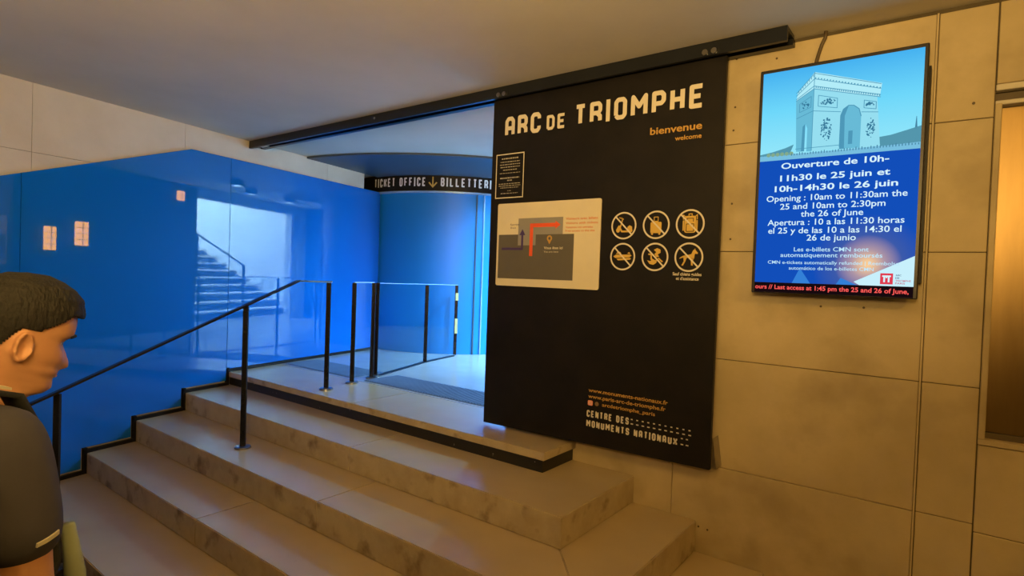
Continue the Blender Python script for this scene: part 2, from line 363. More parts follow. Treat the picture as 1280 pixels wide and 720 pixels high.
# ---------------------------------------------------------------- lettering
W5 = .56
G = {'A': [[(0, 0), (0, .84), (.25, 1), (.75, 1), (1, .84), (1, 0)], [(0, .4), (1, .4)]],
     'R': [[(0, 0), (0, 1), (.78, 1), (1, .86), (1, .6), (.82, .46), (0, .46)], [(.62, .46), (1, .26), (1, 0)]],
     'C': [[(1, .72), (1, .86), (.78, 1), (.22, 1), (0, .86), (0, .14), (.22, 0), (.78, 0), (1, .14), (1, .28)]],
     'D': [[(0, 0), (0, 1), (.74, 1), (1, .82), (1, .18), (.74, 0), (0, 0)]],
     'E': [[(1, 1), (0, 1), (0, 0), (1, 0)], [(0, .5), (.85, .5)]],
     'T': [[(0, 1), (1, 1)], [(.5, 1), (.5, 0)]], 'I': [[(.5, 0), (.5, 1)]],
     'O': [[(0, .14), (0, .86), (.22, 1), (.78, 1), (1, .86), (1, .14), (.78, 0), (.22, 0), (0, .14)]],
     'M': [[(0, 0), (0, 1), (.5, .45), (1, 1), (1, 0)]], 'P': [[(0, 0), (0, 1), (.78, 1), (1, .86), (1, .58), (.78, .44), (0, .44)]],
     'H': [[(0, 0), (0, 1)], [(1, 0), (1, 1)], [(0, .5), (1, .5)]], 'L': [[(0, 1), (0, 0), (1, 0)]], 'F': [[(1, 1), (0, 1), (0, 0)], [(0, .5), (.85, .5)]],
     'K': [[(0, 0), (0, 1)], [(1, 1), (1, .8), (.55, .5), (0, .5)], [(.55, .5), (1, .2), (1, 0)]],
     'B': [[(0, 0), (0, 1), (.75, 1), (.95, .86), (.95, .62), (.75, .5), (0, .5)], [(.75, .5), (1, .38), (1, .14), (.78, 0), (0, 0)]],
     'N': [[(0, 0), (0, 1), (1, 0), (1, 1)]], 'U': [[(0, 1), (0, .14), (.22, 0), (.78, 0), (1, .14), (1, 1)]],
     'S': [[(1, .74), (1, .86), (.78, 1), (.22, 1), (0, .86), (0, .62), (.2, .5), (.8, .5), (1, .38), (1, .14), (.78, 0), (.22, 0), (0, .14), (0, .26)]],
     'X': [[(0, 0), (0, .2), (1, .8), (1, 1)], [(0, 1), (0, .8), (1, .2), (1, 0)]]}
def ribbon(poly, t, closed=False, ends=True):
    out = []
    n = len(poly)
    for i in range(n-1):
        (x0, y0), (x1, y1) = poly[i], poly[i+1]; L = math.hypot(x1-x0, y1-y0)
        if L < 1e-9: continue
        ux, uy = (x1-x0)/L, (y1-y0)/L; nx, ny = -uy*t/2, ux*t/2
        out.append([(x0+nx, y0+ny), (x0-nx, y0-ny), (x1-nx, y1-ny), (x1+nx, y1+ny)])
        if i: out.append([(x0+t/2*math.cos(a*math.pi/4+.39), y0+t/2*math.sin(a*math.pi/4+.39)) for a in range(8)])
    return out
def glyphs(text, x, y, width, h, t=.19, sp=.42):
    """squared display capitals, filling the width"""
    unit = sum({' ': .5, 'I': .36, 'M': 1.25}.get(c, 1) for c in text)+sp*(len(text)-1); cw = width/unit
    polys = []; cx = x; th = t*h
    for c in text:
        wc = {' ': .5, 'I': .36, 'M': 1.25}.get(c, 1)*cw
        if c != ' ':
            for pl in G[c]:
                polys += ribbon([(cx+th/2+(wc-th)*px, y+th/2+(h-th)*py) if c != 'I' else (cx+wc/2, y+h*py) for px, py in
                                 [(a, b) for a, b in pl]], th)
                # square the open ends
        cx += wc+sp*cw
    # extend open ends by clamping handled through inset; add serif-free caps
    return polys
def flat(name, polys, fn, m, parent, smooth=False):
    v = []; f = []
    for i, p in enumerate(polys):
        b = len(v); o_ = Vector(fn(*p[0])); nrm = Vector((DC[0], DC[1], o_.z))-o_ if name in ('lettering', 'gold_arrow') else Vector((0, 1, 0)); nrm = -nrm.normalized()*(i % 5)*4e-5
        v += [tuple(Vector(fn(*q))+nrm) for q in p]; f.append(tuple(range(b, b+len(p))))
    me = bpy.data.meshes.new(name); me.from_pydata(v, [], f); me.update(); me.materials.append(m)
    o = bpy.data.objects.new(name, me); COL.objects.link(o)
    if parent: o.parent = parent; o.matrix_parent_inverse = parent.matrix_basis.inverted()
    return o
def text_polys(s, bold=0.0):
    cu = bpy.data.curves.new('t', 'FONT'); cu.body = s; cu.size = 1; cu.offset = bold; cu.resolution_u = 3
    o = bpy.data.objects.new('t', cu); COL.objects.link(o); dg = bpy.context.evaluated_depsgraph_get(); dg.update()
    me = bpy.data.meshes.new_from_object(o.evaluated_get(dg)); bpy.data.objects.remove(o)
    vs = [(v.co.x, v.co.y) for v in me.vertices]; fs = [tuple(p.vertices) for p in me.polygons]
    bpy.data.meshes.remove(me); return vs, fs
def text(name, s, x0, x1, yb, h, fn, m, parent, bold=0.0, center=False):
    """printed line: spans x0..x1, baseline yb, cap height h"""
    vs, fs = text_polys(s, bold); mx = max(v[0] for v in vs); mn = min(v[0] for v in vs)
    k = (x1-x0)/(mx-mn); ky = h/.70
    v = [fn(x0+(a-mn)*k, yb+b*ky) for a, b in vs]
    me = bpy.data.meshes.new(name); me.from_pydata(v, [], fs); me.update(); me.materials.append(m)
    o = bpy.data.objects.new(name, me); COL.objects.link(o); o.parent = parent; o.matrix_parent_inverse = parent.matrix_basis.inverted()
    return o
def circle(cx, cy, r, n=40, a0=0): return [(cx+r*math.cos(2*math.pi*i/n+a0), cy+r*math.sin(2*math.pi*i/n+a0)) for i in range(n)]
def ring(cx, cy, r0, r1, n=48):
    a, b = circle(cx, cy, r0, n), circle(cx, cy, r1, n)
    return [[a[i], b[i], b[(i+1) % n], a[(i+1) % n]] for i in range(n)]
def rect(x0, x1, y0, y1): return [(x0, y0), (x1, y0), (x1, y1), (x0, y1)]
def rrect(x0, x1, y0, y1, r, n=6):
    o = []
    for cx, cy, a in ((x1-r, y1-r, 0), (x0+r, y1-r, 90), (x0+r, y0+r, 180), (x1-r, y0+r, 270)):
        for i in range(n+1): t = R(a+90*i/n); o.append((cx+r*math.cos(t), cy+r*math.sin(t)))
    return o

m_cream = mat('cream_print', (.66, .61, .52), .6, c2=(.63, .58, .49))
m_gold = mat('gold_print', (.52, .30, .07), .6, c2=(.48, .27, .06))
m_goldp = mat('pictogram_gold', (.60, .40, .09), .6, c2=(.56, .37, .08))
m_blueish = mat('white_sign_print', (.85, .88, .92), .6, c2=(.8, .84, .9))
# sign letters on the drum
RS = 1.6625
def SF(u, v): return cyl(RS, u, v)
def tess(polys, step=1.0): return polys
K_ = RS*math.pi/180
def SFm(u, v): return SF(u/K_, v)
flat('lettering', glyphs('TICKET OFFICE', -92.6*K_, 2.258, 29.7*K_, .118, .17, .5), SFm, m_blueish, sg)
flat('lettering', glyphs('BILLETTERIE', -55.8*K_, 2.258, 26.3*K_, .118, .17, .5), SFm, m_blueish, sg)
k = 1/(RS*math.pi/180)
flat('gold_arrow', ribbon([(-59.5, 2.385), (-59.5, 2.245)], .018*k)[:0]+[[(-59.5-.009*k, 2.385), (-59.5-.009*k, 2.255), (-59.5+.009*k, 2.255), (-59.5+.009*k, 2.385)],
     [(-59.5, 2.237), (-59.5+.062*k, 2.305), (-59.5+.046*k, 2.316), (-59.5, 2.262)], [(-59.5, 2.237), (-59.5, 2.262), (-59.5-.046*k, 2.316), (-59.5-.062*k, 2.305)]], SF, m_goldp, sg)

# ---------------------------------------------------------------- big black welcome panel
YP = 3.26
pn = empty('welcome_panel', (-1.88, 3.275, .03), 'huge black sliding panel reading ARC DE TRIOMPHE beside the entrance', 'sign')
o = MB().prism([(-2.70, .018), (-1.043, .046), (-1.043, 2.362), (-2.70, 2.362)], YP, YP+.03, lambda u, v, w: (u, w, v)).build('panel_board', m_black, pn); bevel(o, .002)
def PF(u, v, off=.0015): return (u, YP-off, v)
flat('title_lettering', glyphs('ARC', -2.588, 2.085, .308, .140, .2, .3), PF, m_cream, pn)
flat('title_lettering', glyphs('DE', -2.231, 2.09, .150, .100, .2, .35), PF, m_cream, pn)
flat('title_lettering', glyphs('TRIOMPHE', -2.012, 2.09, .853, .137, .2, .3), PF, m_cream, pn)
text('greeting', 'bienvenue', -1.479, -1.165, 1.970, .042, PF, m_gold, pn, .02)
text('greeting', 'welcome', -1.322, -1.166, 1.919, .026, PF, m_gold, pn, .02)
text('web_address', 'www.monuments-nationaux.fr', -1.831, -1.300, .372, .024, PF, m_gold, pn, .015)
text('web_address', 'www.paris-arc-de-triomphe.fr', -1.831, -1.312, .333, .024, PF, m_gold, pn, .015)
text('account_name', 'arcdetriomphe_paris', -1.730, -1.376, .293, .022, PF, m_gold, pn, .015)
m_pink = mat('salmon_print', (.85, .30, .22), .6, c2=(.8, .27, .2))
flat('social_mark', [rrect(-1.833, -1.797, .285, .318, .008)], PF, m_pink, pn)
flat('social_mark_detail', ring(-1.815, .3015, .007, .0095, 16)+ring(-1.815, .3015, .0135, .0155, 4), lambda u, v: PF(u, v, .002), m_cream, pn)
flat('round_mark', [circle(-1.768, .302, .014, 20)], PF, mat('brown_print', (.20, .12, .06), .6), pn)
flat('logo_lettering', glyphs('CENTRE DES', -1.838, .210, .295, .044, .21, .4), PF, m_cream, pn)
flat('logo_lettering', glyphs('MONUMENTS NATIONAUX', -1.838, .146, .604, .044, .21, .4), PF, m_cream, pn)
d = []
for r_, (z, x0) in enumerate(((.246, -1.530), (.219, -1.530), (.192, -1.213), (.158, -1.213))):
    x = x0
    while x < -1.168: d.append(rect(x, x+.012+(.004 if r_ % 2 else 0), z-.003, z+.004)); x += .036 if x0 < -1.3 else .030
flat('logo_dashes', d, PF, m_cream, pn)['kind'] = 'stuff'
# small notice
nt_ = empty('framed_notice', (-2.53, YP-.004, 1.646), 'small black notice with thin cream border at the panel\'s upper left', 'notice')
box('notice_plate', -2.657, -2.404, YP-.0055, YP-.0005, 1.646, 1.966, m_black, nt_)
def NF(u, v): return (u, YP-.0065, v)
x0, x1, z0, z1 = -2.655, -2.406, 1.648, 1.964
flat('border', [rect(x0, x1, z1-.007, z1), rect(x0, x1, z0, z0+.007), rect(x0, x0+.007, z0+.007, z1-.007), rect(x1-.007, x1, z0+.007, z1-.007)], NF, m_cream, nt_)
ln = []
m_dimprint = mat('dim_print', (.42, .39, .34), .6, c2=(.3, .28, .25))
for z, wd, h in ((1.925, .15, .009), (1.903, .17, .006), (1.884, .18, .006), (1.866, .17, .006), (1.846, .12, .006), (1.824, .18, .004), (1.787, .17, .009), (1.770, .04, .008), (1.748, .19, .005), (1.734, .19, .005), (1.720, .16, .005), (1.698, .03, .004), (1.680, .15, .005)):
    x = -2.53-wd/2
    while x < -2.53+wd/2:
        L = random.uniform(.008, .026); ln.append(rect(x, min(x+L, -2.53+wd/2+.002), z, z+h)); x += L+.005
flat('fine_print', ln, NF, m_dimprint, nt_)['kind'] = 'stuff'
# wayfinding board
m_board = mat('cream_board', (.66, .60, .47), .55, c2=(.62, .56, .44))
wbd = empty('wayfinding_board', (-2.2, YP-.005, 1.026), 'cream plan board with grey rooms and red and purple arrows, left of the pictograms', 'map board')
MB().prism(rrect(-2.623, -1.786, 1.026, 1.609, .014), YP-.008, YP-.0005, lambda u, v, w: (u, w, v)).build('board', m_board, wbd)
def BFn(off): return lambda u, v: (u, YP-.008-off, v)
m_dg = mat('dark_grey_print', (.11, .10, .09), .6, c2=(.10, .09, .08)); m_lg = mat('mid_grey_print', (.26, .25, .25), .6, c2=(.24, .23, .23))
flat('dark_grey_plan', [rect(-2.606, -2.434, 1.078, 1.388), [(-2.434, 1.078), (-1.978, 1.080), (-1.978, 1.312), (-2.434, 1.312)], rect(-2.283, -1.978, 1.312, 1.386)], BFn(.001), m_dg, wbd)
flat('light_grey_plan', [rect(-2.434, -2.283, 1.312, 1.500), rect(-2.283, -2.066, 1.386, 1.500)], BFn(.001), m_lg, wbd)
m_red = mat('red_print', (.75, .10, .03), .5, c2=(.7, .09, .03)); m_pur = mat('purple_print', (.06, .035, .16), .5, c2=(.055, .03, .15))
flat('red_arrow', [rect(-2.333, -2.306, 1.238, 1.462), rect(-2.306, -2.125, 1.436, 1.462), [(-2.125, 1.422), (-2.085, 1.449), (-2.125, 1.476)]], BFn(.002), m_red, wbd)
flat('purple_arrow', [rect(-2.575, -2.388, 1.279, 1.296), rect(-2.405, -2.388, 1.296, 1.385), [(-2.422, 1.383), (-2.3965, 1.425), (-2.371, 1.383)]], BFn(.002), m_pur, wbd)
flat('location_pin', ring(-2.169, 1.358, .010, .021, 20)+[[(-2.188, 1.352), (-2.169, 1.318), (-2.150, 1.352), (-2.160, 1.346), (-2.178, 1.346)]], BFn(.002), m_gold, wbd)
text('map_caption', 'Vous êtes ici', -2.212, -2.062, 1.286, .017, BFn(.002), m_cream, wbd, .02)
text('map_caption', 'You are here', -2.212, -2.095, 1.262, .013, BFn(.002), m_cream, wbd)
m_or = mat('orange_print', (.62, .17, .05), .6, c2=(.6, .16, .05))
for s, xa, z, h in (('Visiteurs avec billets', -1.806, 1.479, .015), ('Visitors with tickets', -1.804, 1.450, .014), ('Visitantes con entradas', -1.84, 1.423, .013), ('Free access to the site', -1.826, 1.400, .013)):
    text('route_caption', s, -2.045, xa, z, h, BFn(.002), m_or, wbd, .01)
text('map_caption', 'Sortie', -2.505, -2.425, 1.452, .013, BFn(.002), m_pur, wbd); text('map_caption', 'Exit', -2.500, -2.455, 1.430, .011, BFn(.002), m_pur, wbd)

# pictograms, printed on the panel
def pict(cx, cy, name, polys):
    flat(name, [[(cx+a*.0845, cy+b*.0845) for a, b in p] for p in polys], PF, m_goldp, pn)
    flat('prohibition_ring', ring(cx, cy, .0745, .0845), lambda u, v: PF(u, v, .0025), m_cream, pn)
    q = .0765*.707; flat('prohibition_slash', ribbon([(cx-q, cy+q), (cx+q, cy-q)], .009), lambda u, v: PF(u, v, .003), m_cream, pn)
XS = (-1.628, -1.417, -1.211); Z1, Z2 = 1.431, 1.240
pict(XS[0], Z1, 'scooter_pictogram', ribbon([(-.25, .58), (-.10, .50), (-.30, -.22), (-.30, -.3)], .09)+ribbon([(-.38, .60), (-.02, .46)], .08)+ribbon([(-.34, -.1), (-.15, -.42), (.35, -.42), (.5, -.15)], .13)
     + [circle(-.45, -.35, .15, 20), circle(.55, -.35, .15, 20)]+[[(.25, -.3), (.68, -.3), (.66, -.08), (.45, .02), (.3, -.1)], [(-.62, -.32), (-.3, -.32), (-.2, 0), (-.42, .02)]])
pict(XS[1], Z1, 'suitcase_pictogram', [rrect(-.42, .40, -.58, .20, .09)]+ribbon([(-.16, .2), (-.16, .55), (.14, .55), (.14, .2)], .05)+[circle(-.28, -.63, .08, 14), circle(.26, -.63, .08, 14), rect(-.12, .10, .18, .28)])
pict(XS[2], Z1, 'backpack_pictogram', [rrect(-.40, .40, -.60, .55, .16), rrect(-.52, -.42, -.45, .25, .04), rrect(.42, .52, -.45, .25, .04)]+ribbon([(-.35, .5), (-.48, .62), (-.48, .3)], .06)+ribbon([(.35, .5), (.48, .62), (.48, .3)], .06)+ribbon([(-.1, .56), (-.1, .68), (.12, .68), (.12, .56)], .06))
flat('backpack_pocket_lines', [[(XS[2]+a*.0845, Z1+b*.0845) for a, b in p] for p in ribbon([(-.26, -.5), (-.26, .0), (.26, .0), (.26, -.5), (-.26, -.5)], .05)+ribbon([(-.22, .15), (-.22, .38), (.22, .38), (.22, .15)], .05)], lambda u, v: PF(u, v, .002), m_black, pn)
pict(XS[0], Z2, 'baguette_pictogram', [[(-.75, .02), (-.6, -.1), (.55, -.04), (.72, .08), (.6, .16), (-.55, .14)], [(-.5, -.16), (-.35, -.28), (.6, -.22), (.68, -.12), (.55, -.08)], [(-.55, .2), (-.4, .36), (-.2, .34), (-.1, .2)], [(.35, .22), (.5, .34), (.62, .2)]])
pict(XS[1], Z2, 'picnic_pictogram', [[(-.1, .5), (.15, .62), (.40, .52), (.42, .3), (.2, .18), (.32, .02), (.1, -.02), (-.05, .2), (.1, .34)], [(-.58, -.24), (-.3, -.3), (-.22, -.1), (.0, -.22), (.18, -.2), (.12, -.42), (-.1, -.56), (-.38, -.5)],
     [(-.5, .25), (-.1, .2), (-.08, .1), (-.5, .14)], [(-.34, .2), (-.22, .2), (-.2, -.2), (-.32, -.2)], [(.3, -.05), (.62, -.32), (.52, -.36), (.2, -.1)]])
pict(XS[2], Z2, 'dog_pictogram', [[(-.38, .10), (.22, .22), (.40, .05), (.36, -.12), (-.05, -.04), (-.36, -.10)], [(.16, .20), (.30, .50), (.48, .46), (.62, .30), (.60, .22), (.42, .24), (.38, .05)], [(.34, .48), (.42, .62), (.46, .46)],
     [(-.38, .10), (-.62, -.02), (-.66, -.12), (-.5, -.06), (-.36, -.02)], [(-.38, .02), (-.34, -.28), (-.50, -.56), (-.38, -.58), (-.22, -.28), (-.14, -.04)], [(.14, -.04), (.18, -.56), (.30, -.56), (.28, -.3), (.36, -.06)]])
text('pictogram_caption', 'Sauf chiens guides', -1.303, -1.133, 1.134, .018, PF, m_cream, pn, .02)
text('pictogram_caption', "et d'assistance", -1.282, -1.148, 1.108, .018, PF, m_cream, pn, .02)
# rollers and hangers, lower bracket
for x in (-2.60, -1.14):
    for dx in (0, .05): MB().tube([(x+dx, 3.178, 2.368), (x+dx, 3.188, 2.368)], .016, 14).build('hanger_bolt', m_steel, pn)
    box('hanger_plate', x-.03, x+.085, 3.1885, 3.1895, 2.350, 2.388, m_rail, pn)
MB().prism([(-1.04, .05), (-1.04, .22), (-1.015, .05)], YP+.031, YR-.002, lambda u, v, w: (u, w, v)).build('wall_bracket', m_steel, pn)

# sliding rail under the ceiling
rl = empty('sliding_door_rail', (-3.4, 3.28, 2.4), 'long dark metal sliding rail fixed under the ceiling above the entrance', 'rail')
MB().box(-5.99, -.722, 3.19, 3.215, 2.348, ZC-.001).build('rail_face', m_rail, rl)
MB().box(-6.0, -.722, 3.216, 3.345, ZC-.02, ZC-.001).build('rail_web', m_rail, rl)
MB().box(-6.01, -.722, 3.33, 3.378, 2.372, ZC-.021).build('rail_face', m_rail, rl)
MB().tube([(-3.95, 3.186, 2.39), (-3.95, 3.191, 2.39)], .010, 12).build('rail_bolt', m_steel, rl)
box('rail_clamp', -5.93, -5.80, 3.25, 3.31, 2.372, 2.398, m_steel, rl)

# ---------------------------------------------------------------- information screen
YS = 3.25
sc = empty('information_screen', (-.495, YR, 1.055), 'tall lit information screen with monument photo and blue opening notice on the stone wall', 'screen')
o = box('housing', -.858, -.127, YS, YS+.055, 1.055, 2.230, mat('screen_housing', (.018, .016, .018), .35, c2=(.022, .02, .022)), sc, .004)
box('wall_mount', -.80, -.118, YS+.056, YR-.001, 1.13, 2.14, m_black, sc)
def em(n, rgb, s=1.0): return emis('screen_'+n, rgb, s)
def DF(off): return lambda u, v: (u, YS-.0006-off, v)
X0, X1 = -.842, -.143
def grad_mat():
    m = bpy.data.materials.new('screen_sky'); m.use_nodes = True; nt = m.node_tree; b = nt.nodes['Principled BSDF']
    b.inputs['Base Color'].default_value = (0, 0, 0, 1); b.inputs['Specular IOR Level'].default_value = 0
    tc = nt.nodes.new('ShaderNodeTexCoord'); mp = nt.nodes.new('ShaderNodeMapping'); mp.inputs['Location'].default_value = (-.45, 0, 0)
    sx = nt.nodes.new('ShaderNodeSeparateXYZ'); nt.links.new(tc.outputs['Object'], sx.inputs[0])
    mr = nt.nodes.new('ShaderNodeMapRange'); mr.inputs['From Min'].default_value = 1.76; mr.inputs['From Max'].default_value = 2.21
    nt.links.new(sx.outputs['Z'], mr.inputs[0]); cr = nt.nodes.new('ShaderNodeValToRGB')
    cr.color_ramp.elements[0].color = (*srgb(150, 232, 250), 1); cr.color_ramp.elements[1].color = (*srgb(70, 178, 240), 1)
    e = cr.color_ramp.elements.new(.55); e.color = (*srgb(110, 215, 250), 1)
    nt.links.new(mr.outputs[0], cr.inputs[0]); nt.links.new(cr.outputs[0], b.inputs['Emission Color']); b.inputs['Emission Strength'].default_value = 1
    return m
def glow_mat():      # blue page with the picture's own sunrise glow, lower right
    m = bpy.data.materials.new('screen_blue_page'); m.use_nodes = True; nt = m.node_tree; b = nt.nodes['Principled BSDF']
    b.inputs['Base Color'].default_value = (0, 0, 0, 1); b.inputs['Specular IOR Level'].default_value = 0
    tc = nt.nodes.new('ShaderNodeTexCoord')
    vm = nt.nodes.new('ShaderNodeVectorMath'); vm.operation = 'DISTANCE'; vm.inputs[1].default_value = (-.33, YS-.0006, 1.215)
    nt.links.new(tc.outputs['Object'], vm.inputs[0]); cr = nt.nodes.new('ShaderNodeValToRGB')
    cr.color_ramp.elements[0].color = (*srgb(250, 205, 150), 1); cr.color_ramp.elements[0].position = .01
    cr.color_ramp.elements[1].color = (*srgb(18, 78, 185), 1); cr.color_ramp.elements[1].position = .24
    e = cr.color_ramp.elements.new(.07); e.color = (*srgb(175, 150, 165), 1)
    e = cr.color_ramp.elements.new(.14); e.color = (*srgb(60, 90, 170), 1)
    nt.links.new(vm.outputs['Value'], cr.inputs[0]); nt.links.new(cr.outputs[0], b.inputs['Emission Color']); b.inputs['Emission Strength'].default_value = 1
    return m
disp = flat('display', [rect(X0, X1, 1.112, 1.750)], DF(0), glow_mat(), sc)
flat('photo_sky', [rect(X0, X1, 1.750, 2.212)], DF(0), grad_mat(), sc)
flat('ticker_strip', [rect(X0, X1, 1.060, 1.1115)], DF(0), em('ticker', (22, 10, 14)), sc)
# photo content
H = 1.750
flat('photo_ground', [[(X0, H), (X1, H), (X1, H+.030), (-.45, H+.026), (X0, H+.028)]], DF(.0004), em('ground', (120, 190, 222)), sc)
for q_ in ([(X0, H+.026), (-.70, H+.022), (-.68, H+.075), (-.72, H+.06), (-.78, H+.045), (X0, H+.035)], [(-.30, H+.025), (X1, H+.03), (X1, H+.105), (-.20, H+.09), (-.26, H+.075), (-.31, H+.07)]): flat('photo_trees', [q_], DF(.0004), em('trees', (84, 150, 172)), sc)
flat('photo_roundabout', [circle(-.80+i*.022, H+.030, .010, 10) for i in range(6)], DF(.0006), em('trees_gold', (130, 170, 140)), sc)['kind'] = 'stuff'
flat('photo_tower', [[(-.168, H+.09), (-.158, H+.09), (-.162, H+.15), (-.164, H+.15)]], DF(.0004), em('tower', (70, 130, 160)), sc)
e_l = em('arch_light', (150, 222, 240)); e_m = em('arch_mid', (104, 186, 214)); e_d = em('arch_dark', (52, 118, 152)); e_v = em('arch_line', (78, 152, 184))
e_h = em('arch_high', (178, 236, 248))
flat('arch_front', [[(-.597, 1.782), (-.597, 2.096), (-.322, 2.012), (-.302, 1.778), (-.385, 1.778), (-.385, 1.93), (-.395, 1.965), (-.418, 1.985), (-.440, 1.988), (-.462, 1.972), (-.473, 1.943), (-.473, 1.780)]], DF(.0006), e_l, sc)
flat('arch_side', [[(-.668, 1.786), (-.678, 2.045), (-.597, 2.096), (-.597, 1.782), (-.620, 1.783), (-.620, 1.90), (-.630, 1.925), (-.642, 1.91), (-.645, 1.785)]], DF(.0006), e_m, sc)
flat('arch_vault', [[(-.473, 1.780), (-.473, 1.943), (-.462, 1.972), (-.440, 1.988), (-.418, 1.985), (-.395, 1.965), (-.385, 1.93), (-.385, 1.778)]], DF(.0006), e_m, sc)
flat('arch_vault_shade', [[(-.473, 1.780), (-.473, 1.943), (-.462, 1.972), (-.440, 1.988), (-.455, 1.94), (-.452, 1.780)], rect(-.436, -.418, 1.80, 1.865), [(-.645, 1.785), (-.642, 1.91), (-.630, 1.925), (-.630, 1.785)]], DF(.0009), e_v, sc)
flat('arch_attic', [[(-.597, 2.096), (-.597, 2.180), (-.305, 2.075), (-.312, 2.010)], [(-.597, 2.096), (-.597, 2.180), (-.672, 2.085), (-.676, 2.045)]], DF(.0008), e_h, sc)
ln = []
for dz in (.000, .014, .050, .078): ln += ribbon([(-.68+.002, 2.045+dz*.5), (-.597, 2.096+dz), (-.308, 2.010+dz*.8)], .0032)
ln += ribbon([(-.672, 1.955), (-.597, 1.985), (-.473, 1.963)], .003)+ribbon([(-.385, 1.95), (-.315, 1.94)], .003)+ribbon([(-.672, 1.80), (-.597, 1.80), (-.473, 1.80)], .003)
ln += ribbon([(-.473, 1.943), (-.462, 1.974), (-.440, 1.990), (-.418, 1.987), (-.395, 1.967), (-.385, 1.93)], .004)+ribbon([(-.473, 1.79), (-.473, 1.943)], .003)+ribbon([(-.597, 1.785), (-.597, 2.18)], .003)
ln += ribbon([(-.575, 2.005), (-.575, 2.060), (-.490, 2.032), (-.490, 1.985), (-.575, 2.005)], .003)+ribbon([(-.375, 1.968), (-.375, 2.005), (-.325, 1.990), (-.325, 1.956), (-.375, 1.968)], .003)
ln += ribbon([(-.66, 1.985), (-.66, 2.028), (-.608, 2.060), (-.608, 2.005), (-.66, 1.985)], .003)
for i in range(22): t = i/21; x = -.592+t*.28; z = 2.150-t*.095; ln.append(circle(x, z, .0035, 6))
for i in range(30): t = i/29; x = -.590+t*.275; z = 2.098-t*.083; ln.append(rect(x, x+.004, z, z+.010))
for i in range(8): t = i/7; ln.append(rect(-.668+t*.065, -.665+t*.065, 2.085+t*.07, 2.095+t*.07))
flat('arch_lines', ln, DF(.0011), e_v, sc)['kind'] = 'stuff'
sp = []
for cx, cz, sw, sh, n in ((-.535, 1.885, .024, .075, 70), (-.345, 1.868, .018, .058, 50), (-.532, 2.022, .034, .018, 40), (-.350, 1.982, .018, .012, 20), (-.634, 2.018, .018, .02, 16)):
    for i in range(n):
        a = random.random()*6.28; r_ = random.random()**.5; sp.append(circle(cx+sw*r_*math.cos(a), cz+sh*r_*math.sin(a)*.8, random.uniform(.002, .005), 5, a))
flat('arch_reliefs', sp, DF(.0012), e_d, sc)['kind'] = 'stuff'
flat('photo_people', [rect(-.69+i*.0125, -.686+i*.0125, 1.768, 1.776+random.random()*.008) for i in range(44)], DF(.0013), em('people', (70, 130, 160)), sc)['kind'] = 'stuff'
e_t = em('text', (216, 246, 255)); e_t2 = em('text_soft', (190, 232, 252))
T = lambda s, a, b, z, h, bold, m=e_t: text('screen_text', s, a, b, z, h, DF(.0008), m, sc, bold)
T('Ouverture de 10h-', -.735, -.262, 1.703, .030, .018); T('11h30 le 25 juin et', -.738, -.255, 1.639, .030, .018); T('10h-14h30 le 26 juin', -.762, -.222, 1.585, .030, .018)
T('Opening : 10am to 11:30am the', -.800, -.183, 1.535, .030, .008); T('25 and 10am to 2:30pm', -.732, -.268, 1.492, .030, .008); T('the 26 of June', -.632, -.357, 1.452, .030, .008)
T('Apertura : 10 a las 11:30 horas', -.790, -.190, 1.410, .030, .008); T('el 25 y de las 10 a las 14:30 el', -.785, -.200, 1.368, .030, .008); T('26 de junio', -.600, -.383, 1.330, .030, .008)
T('Les e-billets CMN sont', -.657, -.327, 1.275, .021, .008, e_t2); T('automatiquement remboursés', -.720, -.270, 1.246, .021, .008, e_t2)
T('CMN e-tickets automatically refunded | Reembolso', -.780, -.202, 1.210, .017, .006, e_t2); T('automático de los e-billetes CMN', -.677, -.303, 1.181, .017, .006, e_t2)
flat('display_white_corner', [[(-.384, 1.128), (X1, 1.255), (X1, 1.112), (-.36, 1.112)]], DF(.0006), em('corner', (200, 240, 252)), sc)
flat('display_triangles', [[(-.66, 1.112), (-.625, 1.19), (-.575, 1.112)], [(-.46, 1.112), (-.44, 1.145), (-.37, 1.112)]], DF(.0005), em('tri', (52, 128, 215)), sc)
flat('red_mark', [rect(-.275, -.224, 1.120, 1.172)], DF(.0009), em('red', (225, 60, 80)), sc)
flat('red_mark_arch', [rect(-.267, -.232, 1.155, 1.162), rect(-.262, -.255, 1.130, 1.155), rect(-.244, -.237, 1.130, 1.155), rect(-.253, -.246, 1.150, 1.158)], DF(.0012), e_t, sc)
for s, z, c in (('ARC', 1.160, (40, 60, 110)), ('DE', 1.147, (40, 60, 110)), ('TRIOMPHE', 1.134, (200, 70, 100)), ('PARIS', 1.122, (200, 70, 100))):
    text('mark_lettering', s, -.214, -.214+.0075*len(s), z, .008, DF(.0009), em('mark'+s, c), sc, .01)
T('ours // Last access at 1:45 pm the 25 and 26 of June,', -.838, -.160, 1.078, .022, .02, em('ticker_text', (255, 92, 88)))
tag(MB().tube([(-.612, YR-.05, 2.20), (-.612, YR-.03, 2.27), (-.606, YR-.016, 2.31), (-.592, YR-.014, 2.36), (-.578, YR-.016, 2.39), (-.575, YR-.016, ZC-.002)], .009, 10).build('screen_cable', m_cable, None, True), 'brown cable running from the screen up to the ceiling', 'cable')

